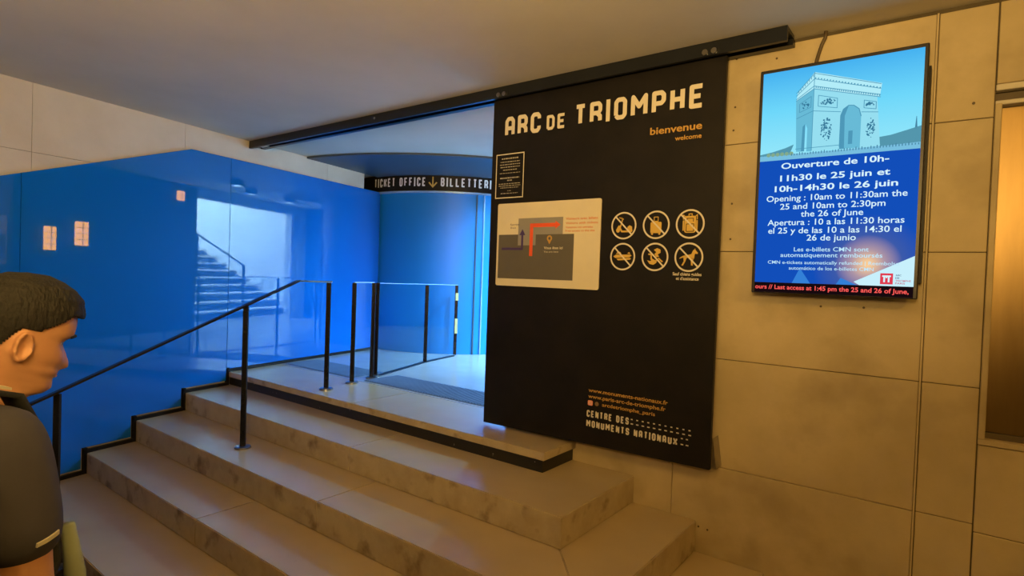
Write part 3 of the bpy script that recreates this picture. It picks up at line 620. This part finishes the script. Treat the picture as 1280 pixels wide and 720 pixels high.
# ---------------------------------------------------------------- balustrade and handrail
def flange(x, y, z, name, parent): MB().tube([(x, y, z+.0005), (x, y, z+.014), (x, y, z+.018)], [.060, .060, .046], 24).build(name, m_steel, parent)
def post(x, y, z0, z1, parent, ang=0, wd=.040, fl=True):
    ca, sa = math.cos(ang), math.sin(ang)
    o = MB().box(-wd/2, wd/2, -.010, .010, z0, z1, lambda a, b, c: (x+a*ca-b*sa, y+a*sa+b*ca, c)).build('post', m_post, parent); bevel(o, .002)
    if fl: flange(x, y, z0, 'base_flange', o); o.children[0].matrix_parent_inverse = Matrix.Identity(4) if False else o.children[0].matrix_parent_inverse
    return o
hn = empty('stair_handrail', (-4.31, 2.3, -.306), 'slim black stair handrail running down the steps past the pedestrian', 'handrail')
post(-4.505, 3.178, .0, .975, hn, .65); post(-4.312, 2.305, -.306, .792, hn, .65); post(-4.300, 1.13, -.80, .285, hn, .65)
def bar(pts, wd, ht, name, m, parent):
    mb = MB()
    for a, b in zip(pts[:-1], pts[1:]):
        a, b = Vector(a), Vector(b); t = (b-a).normalized(); s = t.cross(Vector((0, 0, 1))).normalized(); u = s.cross(t)
        bse = len(mb.v)
        for p in (a, b):
            for i in (-1, 1):
                for j in (-1, 1): mb.v.append(tuple(p+s*i*wd/2+u*j*ht/2))
        mb.f += [tuple(bse+i for i in q) for q in BF]
    return mb.build(name, m, parent)
bar([(-4.485, 3.10, .984), (-4.40, 2.80, .990), (-4.312, 2.305, .80), (-4.30, 1.13, .295), (-4.30, .55, .05)], .040, .014, 'rail_bar', m_post, hn)
bar([(-4.510, 3.20, .984), (-4.485, 3.10, .984)], .040, .014, 'rail_bar', m_post, hn)
b1 = empty('short_glass_barrier', (-4.64, 3.68, 0), 'short glass barrier between two black posts nearest the steps', 'barrier')
post(-4.60, 3.535, 0, .975, b1, .65); post(-4.683, 3.84, 0, .975, b1, .65)
def pane(p, q, z0, z1, parent, th=.010):
    p, q = Vector(p), Vector(q); t = (q-p).normalized(); s = Vector((-t.y, t.x))
    L = (q-p).length
    return box('glass_pane', 0, L, -th/2, th/2, z0, z1, m_glass, parent, fn=lambda a, b, c: (p.x+t.x*a+s.x*b, p.y+t.y*a+s.y*b, c))
pane((-4.607, 3.562), (-4.676, 3.815), .03, .968, b1)
bar([(-4.60, 3.535, .979), (-4.683, 3.84, .979)], .014, .008, 'top_trim', m_bluetrim, b1)
b2 = empty('long_glass_barrier', (-5.0, 4.9, 0), 'long glass barrier with three black posts leading towards the ticket office', 'barrier')
post(-4.723, 3.925, .0, .975, b2, .65, .036, False); box('clamp', -4.745, -4.70, 3.90, 3.95, .0005, .022, m_steel, b2)
post(-5.093, 4.991, .012, .945, b2, .65, .045, False); p3 = post(-5.258, 5.70, .012, .940, b2, .65, .042, False)
pane((-4.735, 3.955), (-5.085, 4.965), .018, .958, b2); pane((-5.101, 5.017), (-5.252, 5.675), .018, .940, b2)
bar([(-4.723, 3.925, .972), (-5.093, 4.991, .956), (-5.262, 5.72, .946)], .014, .008, 'top_trim', m_bluetrim, b2)
bar([(-4.730, 3.955, .006), (-5.093, 4.991, .006), (-5.250, 5.66, .006)], .05, .010, 'floor_channel', m_rail, b2)
m_stick = mat('yellow_white_sticker', (.85, .80, .35), .5, c2=(.8, .78, .4))
for z0, z1 in ((.74, .84), (.30, .50)):
    box('sticker', -.018, .018, -.0105, -.0095, z0, z1, m_stick, b2, fn=lambda a, b, c: (-5.240+a*.8-b*.6, 5.706+a*.6+b*.8-.012, c))

# tactile mats with ribs
def tmat(name, x0, x1, lab):
    e = empty(name, ((x0+x1)/2, 3.9, 0), lab, 'mat', None)
    box('mat_base', x0, x1, 3.70, 4.14, .0005, .005, m_mat, e)
    mb = MB(); x = x0+.01
    while x < x1-.02: mb.box(x, x+.014, 3.71, 4.13, .0052, .010); x += .034
    o = mb.build('rib', m_mat, e); o['kind'] = 'stuff'
tmat('tactile_mat', -6.03, -4.84, 'ribbed grey blue floor mat between the blue wall and the glass barriers')
tmat('tactile_mat', -4.62, -2.70, 'ribbed grey blue floor mat in the passage beside the black panel')

for x, y in LOBBY_FILL:
    e = empty('hall_fill_lamp', (x, y, ZC), 'small round recessed downlight in the entrance hall ceiling, hidden from the corridor', 'lamp', 'hall ceiling downlights')
    v = []; f = []; n = 24
    for (r_, z) in ((.100, 2.322), (.100, ZC-.001), (.095, ZC-.001), (.095, 2.322)): v += [(x+r_*math.cos(2*math.pi*k/n), y+r_*math.sin(2*math.pi*k/n), z) for k in range(n)]
    for i in range(4):
        for k in range(n): k2 = (k+1) % n; j = (i+1) % 4; f.append((i*n+k, i*n+k2, j*n+k2, j*n+k))
    link_mesh('shade', v, f, m_black, e)  # added shade, hides the fill bulb from the glass and limits its spread
# lobby sconces seen reflected, warm
m_lamp = emis('warm_lamp_glass', (255, 176, 60), 15.0)
def lantern(x, y, z, wd, h, lab, facing, grp):
    e = empty('wall_lantern', (x, y, z), lab, 'lamp', grp)
    fx, fy = facing; sx, sy = -fy, fx
    F = lambda a, b, c: (x+fx*b+sx*a, y+fy*b+sy*a, z+c)
    box('lamp_glass', -wd/2, wd/2, .012, .055, 0, h, m_lamp, e, fn=F); box('back_plate', -wd/2-.012, wd/2+.012, .0005, .011, -.012, h+.012, m_rail, e, fn=F)
    mb = MB()
    for k in range(1, 4): mb.box(-wd/2-.004, wd/2+.004, .050, .059, k*h/4-.003, k*h/4+.003, F)
    mb.box(-.003, .003, .050, .060, 0, h, F); mb.build('lamp_grille', m_rail, e)
lantern(-2.6, 4.19, 1.30, .16, .32, 'warm wall lantern in the hall, right one of the pair reflected in blue glass', (-1, 0), None)
lantern(-2.6, 3.76, 1.22, .13, .30, 'warm wall lantern in the hall, left one of the pair reflected in blue glass', (-1, 0), None)
lantern(-2.6, 5.90, 2.14, .12, .15, 'small square warm light high in the hall, reflected in the blue glass', (-1, 0), None)

# ---------------------------------------------------------------- pedestrian
m_skin = mat('skin', (.52, .27, .15), .5, c2=(.47, .235, .125), scale=9, bump=.03, bscale=90)
m_skin.node_tree.nodes['Principled BSDF'].inputs['Subsurface Weight'].default_value = .12
m_skin.node_tree.nodes['Principled BSDF'].inputs['Subsurface Radius'].default_value = (.02, .008, .004)
m_hair = mat('dark_hair', (.006, .004, .003), .75, c2=(.002, .002, .0015), scale=60, bump=.7, bscale=120, stretch=(1, 1, .3))
m_shirt = mat('charcoal_shirt', (.052, .050, .068), .85, c2=(.044, .042, .058), scale=7, bump=.25, bscale=14)
m_trous = mat('dark_trousers', (.03, .03, .04), .85, c2=(.024, .024, .03), bump=.2, bscale=12)
m_pack = mat('black_backpack_fabric', (.016, .018, .020), .8, c2=(.012, .013, .015), bump=.3, bscale=60)
m_strap = mat('pale_reflective_strip', (.55, .52, .40), .5, c2=(.5, .47, .36))
m_sage = mat('sage_green_fabric', (.26, .30, .22), .8, c2=(.22, .26, .19))
m_shoe = mat('dark_shoe', (.02, .02, .022), .6); m_eye = mat('eye_white', (.7, .68, .65), .2); m_iris = mat('dark_iris', (.03, .015, .01), .15); m_lip = mat('lip', (.42, .17, .12), .5)

def skin_mesh(name, nodes, edges, m, sub=2, remesh=0, extra=None):
    me = bpy.data.meshes.new(name); me.from_pydata([n[0] for n in nodes], edges, []); me.update()
    o = bpy.data.objects.new(name, me); COL.objects.link(o)
    md = o.modifiers.new('skin', 'SKIN'); md.use_smooth_shade = True
    for i, n in enumerate(nodes):
        sv = me.skin_vertices[0].data[i]; r = n[1]; sv.radius = r if isinstance(r, tuple) else (r, r); sv.use_root = (i == 0)
    sb = o.modifiers.new('sub', 'SUBSURF'); sb.levels = sub; sb.render_levels = sub
    dg = bpy.context.evaluated_depsgraph_get(); dg.update()
    me2 = bpy.data.meshes.new_from_object(o.evaluated_get(dg)); bpy.data.objects.remove(o)
    return me2
def join_meshes(name, mes, m, remesh=0):
    bm = bmesh.new()
    for me in mes: bm.from_mesh(me)
    out = bpy.data.meshes.new(name); bm.to_mesh(out); bm.free(); out.materials.clear(); out.materials.append(m)
    o = bpy.data.objects.new(name, out); COL.objects.link(o)
    if remesh:
        md = o.modifiers.new('r', 'REMESH'); md.mode = 'VOXEL'; md.voxel_size = remesh; md.use_smooth_shade = True
        sm = o.modifiers.new('s', 'SMOOTH'); sm.iterations = 3; sm.factor = .5
        dg = bpy.context.evaluated_depsgraph_get(); dg.update(); me = bpy.data.meshes.new_from_object(o.evaluated_get(dg))
        o.modifiers.clear(); o.data = me; me.materials.clear(); me.materials.append(m)
    for p in o.data.polygons: p.use_smooth = True; p.material_index = 0
    return o

def interp(tab, z):
    for (a, va), (b, vb) in zip(tab[:-1], tab[1:]):
        if a <= z <= b:
            t = (z-a)/(b-a); t = t*t*(3-2*t)*.5+t*.5
            return va+(vb-va)*t
    return tab[0][1] if z < tab[0][0] else tab[-1][1]
# head in its own frame: chin z=0, crown z=.225, face towards +Y
FRONT = [(-.06, .035), (-.03, .042), (-.012, .060), (0, .088), (.012, .099), (.026, .096), (.034, .092), (.042, .100), (.049, .099), (.053, .094), (.060, .097), (.070, .099), (.085, .096), (.108, .092), (.118, .094), (.130, .101), (.15, .102), (.17, .098), (.19, .084), (.205, .062), (.218, .035), (.225, .004)]
BACK = [(-.06, -.065), (-.03, -.062), (0, -.062), (.03, -.064), (.06, -.074), (.09, -.088), (.12, -.096), (.15, -.096), (.18, -.083), (.20, -.062), (.215, -.038), (.225, -.004)]
HALF = [(-.06, .056), (-.03, .055), (-.012, .052), (0, .050), (.015, .053), (.03, .058), (.05, .064), (.08, .070), (.11, .073), (.14, .076), (.165, .074), (.185, .066), (.20, .054), (.215, .034), (.225, .004)]
def head_verts(grow=0, z0=-.06, z1=.225, nz=72, na=64, face=True, cut=None):
    v = []; f = []
    for i in range(nz+1):
        z = z0+(z1-z0)*i/nz; fr, bk, hw = interp(FRONT, z), interp(BACK, z), interp(HALF, z)
        cy = (fr+bk)/2; ry = (fr-bk)/2
        for k in range(na):
            a = 2*math.pi*k/na; cx, sy = math.cos(a), math.sin(a)
            e = .86 if sy > 0 else .95
            x = math.copysign(abs(cx)**e, cx)*hw; y = cy+math.copysign(abs(sy)**e, sy)*ry
            if sy > 0 and 0 < z < .14: y -= .010*(abs(x)/hw)**2*max(0, 1-abs(z-.06)/.08)
            if face and sy > 0:
                # nose
                t = (z-.050)/(.112-.050)
                if 0 <= t <= 1:
                    prof = .030*(1-t)**.85*min(1, (t+.02)/.16); wn = .0155*(1-.45*t)
                    y += prof*math.exp(-(x/wn)**2)
                # eye sockets
                for sx in (-1, 1):
                    d2 = ((x-sx*.031)/.017)**2+((z-.110)/.012)**2; y -= .011*math.exp(-d2)
                    d3 = ((x-sx*.046)/.02)**2+((z-.078)/.022)**2; y += .004*math.exp(-d3)
                # brow
                y += .004*math.exp(-((z-.127)/.008)**2)*math.exp(-((abs(x)-.030)/.022)**2)
            g_ = 1+grow
            v.append((x+grow*cx, y+grow*sy, z+grow*.8*max(0, (z-.1)/.12)))
    for i in range(nz):
        for k in range(na): k2 = (k+1) % na; f.append((i*na+k, i*na+k2, (i+1)*na+k2, (i+1)*na+k))
    f.append(tuple(range(na))[::-1]); f.append(tuple(nz*na+k for k in range(na)))
    return v, f
TURN = R(-13); TILT = R(-17)
# frames
HP = Vector((0.02, .070, 1.632))      # chin height in the body frame
def HM(p):
    p = Vector(p); p = Matrix.Rotation(TILT, 3, 'X') @ p; p = Matrix.Rotation(TURN, 3, 'Z') @ p; return tuple(p+HP)
hv, hf = head_verts(); hme = bpy.data.meshes.new('h'); hme.from_pydata([HM(p) for p in hv], [], hf); hme.update()
bmh = bmesh.new(); bmh.from_mesh(hme); bmesh.ops.recalc_face_normals(bmh, faces=bmh.faces); bmh.to_mesh(hme); bmh.free()
# body frame: +Y forward, +X the person's right side towards the camera, z=0 soles
def arm(sx, swing):
    sh = (sx*.185, -.01, 1.545); el = (sx*.235, -.03+swing*.10, 1.25); wr = (sx*.225, .06+swing*.26, 1.02)
    return sh, el, wr
N = [((0, 0, 1.00), (.15, .11)), ((0, 0, 1.12), (.135, .10)), ((0, .005, 1.28), (.15, .105)), ((0, 0, 1.42), (.16, .11)), ((0, -.01, 1.53), (.10, .075)), ((0.005, .012, 1.60), .058), ((0.015, .04, 1.68), .055)]
E_ = [(0, 1), (1, 2), (2, 3), (3, 4), (4, 5), (5, 6)]
hands = []
for sx, sw in ((1, .35), (-1, 1.0)):
    sh, el, wr = arm(sx, sw); b = len(N)
    N += [((sx*.09, -.01, 1.535), .062), (sh, .060), ((sx*.215, -.02+sw*.05, 1.40), .052), (el, .042), ((sx*.232, (el[1]+wr[1])/2, 1.14), .040), (wr, .027)]
    E_ += [(4, b), (b, b+1), (b+1, b+2), (b+2, b+3), (b+3, b+4), (b+4, b+5)]; hands.append((sx, Vector(el), Vector(wr)))
for sx, fy in ((1, .16), (-1, -.10)):
    b = len(N); N += [((sx*.09, 0, .93), .095), ((sx*.10, fy*.55, .52), .060), ((sx*.10, fy*.7, .34), .055), ((sx*.10, fy*.85-.02, .09), .036), ((sx*.105, fy*.85+.10, .035), .034)]
    E_ += [(0, b), (b, b+1), (b+1, b+2), (b+2, b+3), (b+3, b+4)]
bodyme = skin_mesh('b', N, E_, m_skin, 2)
parts = [hme, bodyme]
for sx, el, wr in hands:
    d = (wr-el).normalized(); side = Vector((0, 1, 0)) if abs(d.y) < .8 else Vector((0, 0, 1)); fwd = (side-d*side.dot(d)).normalized(); out = d.cross(fwd).normalized()
    pal = wr+d*.05
    parts.append(skin_mesh('p', [(tuple(wr), (.024, .020)), (tuple(wr+d*.045), (.034, .017)), (tuple(wr+d*.085), (.038, .015))], [(0, 1), (1, 2)], m_skin, 2))
    inn = Vector((-sx, 0, 0))
    for k, (o_, L) in enumerate(((.030, .068), (.010, .076), (-.011, .071), (-.031, .056))):
        p0 = wr+d*.075+fwd*o_; p1 = p0+d*L*.45+inn*.006; p2 = p1+d*L*.3+inn*.016; p3 = p2+d*L*.2+inn*.018
        parts.append(skin_mesh('f', [(tuple(p0), .0095), (tuple(p1), .0088), (tuple(p2), .008), (tuple(p3), .0068)], [(0, 1), (1, 2), (2, 3)], m_skin, 1))
    p0 = wr+d*.025+fwd*.022; p1 = p0+d*.028+fwd*.022+inn*.008; p2 = p1+d*.028+fwd*.008+inn*.010
    parts.append(skin_mesh('f', [(tuple(p0), .012), (tuple(p1), .0105), (tuple(p2), .0085)], [(0, 1), (1, 2)], m_skin, 1))
# ears added to the same body
for sx in (-1, 1):
    ev = []; ef = []; n = 20
    for (rr, oo) in ((1.0, .000), (1.06, .012), (.92, .020), (.72, .012), (.4, .006)):
        for k in range(n):
            a = 2*math.pi*k/n; ry_, rz_ = .017*rr, .031*rr
            y = -.004+ry_*math.cos(a)+.12*rz_*math.sin(a)*-1; z = .088+rz_*math.sin(a)
            if math.sin(a) < 0: y += .004*math.sin(a); ry_ *= .8
            ev.append(HM((sx*(.066+oo+(.006 if math.cos(a) < 0 else 0)), y, z)))
    for i in range(4):
        for k in range(n): k2 = (k+1) % n; ef.append((i*n+k, i*n+k2, (i+1)*n+k2, (i+1)*n+k))
    ef.append(tuple(range(n))); ef.append(tuple(4*n+k for k in range(n)))
    e_me = bpy.data.meshes.new('e'); e_me.from_pydata(ev, [], ef); e_me.update()
    bm = bmesh.new(); bm.from_mesh(e_me); bmesh.ops.recalc_face_normals(bm, faces=bm.faces); bm.to_mesh(e_me); bm.free(); parts.append(e_me)
person = empty('person', (0, 0, 0), 'short-haired person in a charcoal t-shirt, in profile, at the foot of the stairs', 'person')
body = join_meshes('body', parts, m_skin, .0045); body.parent = person
# hair: cap over the skull with a hairline
def hair():
    v, f = head_verts(.009, .03, .225, 110, 144, False)
    v = [list(q) for q in v]; na = 144; keep = []
    def line(a):   # hairline height for angle a (0 = +X side, pi/2 = face)
        s = math.sin(a)
        if s > .55: return .168
        if s > .15: return .168-(.55-s)/.40*.035
        if s > -.15: return .125
        return .125-min(1, (-.15-s)/.6)*.080
    hid = []
    for fc in f[:-2]:
        a = 2*math.pi*((fc[0] % na)+.5)/na; z = sum(v[i][2] for i in fc)/4
        if z > line(a): hid.append(fc)
    hid.append(f[-1])
    for i, q in enumerate(v):
        a = 2*math.pi*(i % na)/na; s = math.sin(a); zz = q[2]
        side = max(0, min(1, (.165-zz)/.06))
        c = Vector((q[0], q[1]-.002)); L = c.length or 1
        k = -side*.006 + .005*max(0, min(1, (zz-.165)/.045))+random.uniform(-.0007, .0007)
        q[0] += c.x/L*k; q[1] += c.y/L*k
        q[1] += .004*max(0, s)*max(0, min(1, (zz-.15)/.05))
        u_ = max(0, min(1, (zz-.15)/.06)); u_ = u_*u_*(3-2*u_); q[2] += .011*u_+.005*max(0, s)*u_
        q[:] = HM(q)
    o = link_mesh('hair', v, hid, m_hair, person, True)
    bm = bmesh.new(); bm.from_mesh(o.data); bmesh.ops.delete(bm, geom=[x for x in bm.verts if not x.link_faces], context='VERTS'); bm.to_mesh(o.data); bm.free()
    md = o.modifiers.new('th', 'SOLIDIFY'); md.thickness = .006; md.offset = -1
    for p in o.data.polygons: p.use_smooth = True
    return o
hair()
def ball(name, c, r, m, parent, sc=(1, 1, 1)):
    bm = bmesh.new(); bmesh.ops.create_uvsphere(bm, u_segments=16, v_segments=12, radius=r)
    for q in bm.verts: q.co = Vector(c)+Vector((q.co.x*sc[0], q.co.y*sc[1], q.co.z*sc[2]))
    me = bpy.data.meshes.new(name); bm.to_mesh(me); bm.free(); me.materials.append(m)
    for p in me.polygons: p.use_smooth = True
    o = bpy.data.objects.new(name, me); COL.objects.link(o); o.parent = parent; return o
for sx in (-1, 1):
    e = ball('eye', HM((sx*.031, .0665, .110)), .0125, m_eye, person); ball('iris', HM((sx*.031, .0762, .110)), .0055, m_iris, e, (1, .6, 1))
    bm_ = MB()
    bm_.tube([HM((sx*.014, .100, .126)), HM((sx*.030, .099, .131)), HM((sx*.046, .086, .127))], [.003, .004, .002], 8).build('eyebrow', m_hair, person, True)
MB().tube([HM((-.022, .086, .036)), HM((-.010, .0965, .0385)), HM((0, .0985, .037)), HM((.010, .0965, .0385)), HM((.022, .086, .036))], [.002, .0045, .0045, .0045, .002], 8).build('lips', m_lip, person, True)
# shirt
NS = [((0, 0, .98), (.165, .125)), ((0, 0, 1.12), (.155, .118)), ((0, .005, 1.28), (.168, .122)), ((0, 0, 1.42), (.178, .126)), ((0, -.01, 1.53), (.115, .088)), ((0.004, .004, 1.595), .062)]
ES = [(0, 1), (1, 2), (2, 3), (3, 4), (4, 5)]
for sx, sw in ((1, .35), (-1, 1.0)):
    b = len(NS); NS += [((sx*.09, -.01, 1.560), .074), ((sx*.185, -.01, 1.580), .080), ((sx*.213, -.02+sw*.04, 1.43), .074), ((sx*.228, -.022+sw*.075, 1.315), .070)]
    ES += [(4, b), (b, b+1), (b+1, b+2), (b+2, b+3)]
sh = join_meshes('t_shirt', [skin_mesh('s', NS, ES, m_shirt, 2)], m_shirt, .008); sh.parent = person
NT = [((0, 0, .99), (.155, .118)), ((0, 0, .90), (.15, .115))]; ET = [(0, 1)]
for sx, fy in ((1, .16), (-1, -.10)):
    b = len(NT); NT += [((sx*.095, fy*.2, .80), .105), ((sx*.10, fy*.55, .52), .080), ((sx*.10, fy*.7, .34), .072), ((sx*.10, fy*.85-.02, .10), .062)]
    ET += [(1, b), (b, b+1), (b+1, b+2), (b+2, b+3)]
tr = join_meshes('trousers', [skin_mesh('t', NT, ET, m_trous, 2)], m_trous, .01); tr.parent = person
for sx, fy in ((1, .16), (-1, -.10)):
    y = fy*.85
    s_o = join_meshes('shoe', [skin_mesh('q', [((sx*.10, y-.07, .045), .042), ((sx*.103, y+.04, .042), (.046, .040)), ((sx*.108, y+.16, .033), (.042, .030))], [(0, 1), (1, 2)], m_shoe, 2)], m_shoe); s_o.parent = person
# logo on the sleeve
from mathutils.bvhtree import BVHTree
bv_ = BVHTree.FromObject(sh, bpy.context.evaluated_depsgraph_get())
def on_shirt(y, z, off=.002):
    h_ = bv_.ray_cast(Vector((1, y, z)), Vector((-1, 0, 0)))[0]
    return (h_.x+off, y, z) if h_ else (.29, y, z)
v = []; f = []
for i in range(7):
    y = -.014+i*.007; z = 1.372+i*.0013; v += [on_shirt(y, z, .004), on_shirt(y, z+.008, .004), on_shirt(y, z+.008, -.002), on_shirt(y, z, -.002)]
    if i: b = 4*(i-1); f += [(b+j, b+(j+1) % 4, b+4+(j+1) % 4, b+4+j) for j in range(4)]
f += [(0, 1, 2, 3), (27, 26, 25, 24)]
link_mesh('sleeve_print', v, f, m_strap, person)
# backpack
bk = empty('backpack', (0, 0, 0), 'black backpack worn by the pedestrian, with a pale strip on its shoulder strap', 'backpack')
o = MB().prism(rrect(-.15, .15, 1.06, 1.56, .06), -.33, -.135, lambda u, v, w_: (u, w_, v)).build('pack', m_pack, bk, True); bevel(o, .03, 3)
for sx in (-1, 1):
    pts = [(sx*.11, -.14, 1.50), (sx*.125, -.10, 1.595), (sx*.13, -.03, 1.652), (sx*.13, .035, 1.630), (sx*.128, .080, 1.54), (sx*.120, .108, 1.42), (sx*.14, .105, 1.27), (sx*.16, .03, 1.14), (sx*.15, -.13, 1.12)]
    o = MB(); v = []; f = []
    for i, p in enumerate(pts):
        p = Vector(p); hw = .028
        t = (Vector(pts[min(i+1, 8)])-Vector(pts[max(i-1, 0)])).normalized(); s = Vector((1, 0, 0)); s = (s-t*s.dot(t)).normalized(); n_ = t.cross(s)*-.006
        v += [tuple(p-s*hw-n_), tuple(p+s*hw-n_), tuple(p+s*hw+n_), tuple(p-s*hw+n_)]
        if i: b = 4*(i-1); f += [(b, b+1, b+5, b+4), (b+1, b+2, b+6, b+5), (b+2, b+3, b+7, b+6), (b+3, b, b+4, b+7)]
    st = link_mesh('shoulder_strap', v, f, m_pack, bk, True)
link_mesh('strap_strip', [(.118, -.030, 1.662), (.142, -.030, 1.660), (.142, .028, 1.641), (.118, .028, 1.643), (.118, -.030, 1.668), (.142, -.030, 1.666), (.142, .028, 1.646), (.118, .028, 1.648)],
          [(0, 1, 2, 3), (4, 5, 6, 7), (0, 1, 5, 4), (1, 2, 6, 5), (2, 3, 7, 6), (3, 0, 4, 7)], m_strap, bk)
# pale green garment hanging in front of the waist
gm = MB().tube([(.150, .135, 1.335), (.152, .150, 1.22), (.150, .150, 1.08), (.145, .145, .92)], [.012, .020, .024, .020], 12).build('hanging_strap', m_sage, bk, True)
for e in (person, bk):
    e.location = (-1.58, .235, -.80); e.rotation_euler = (0, 0, R(20))
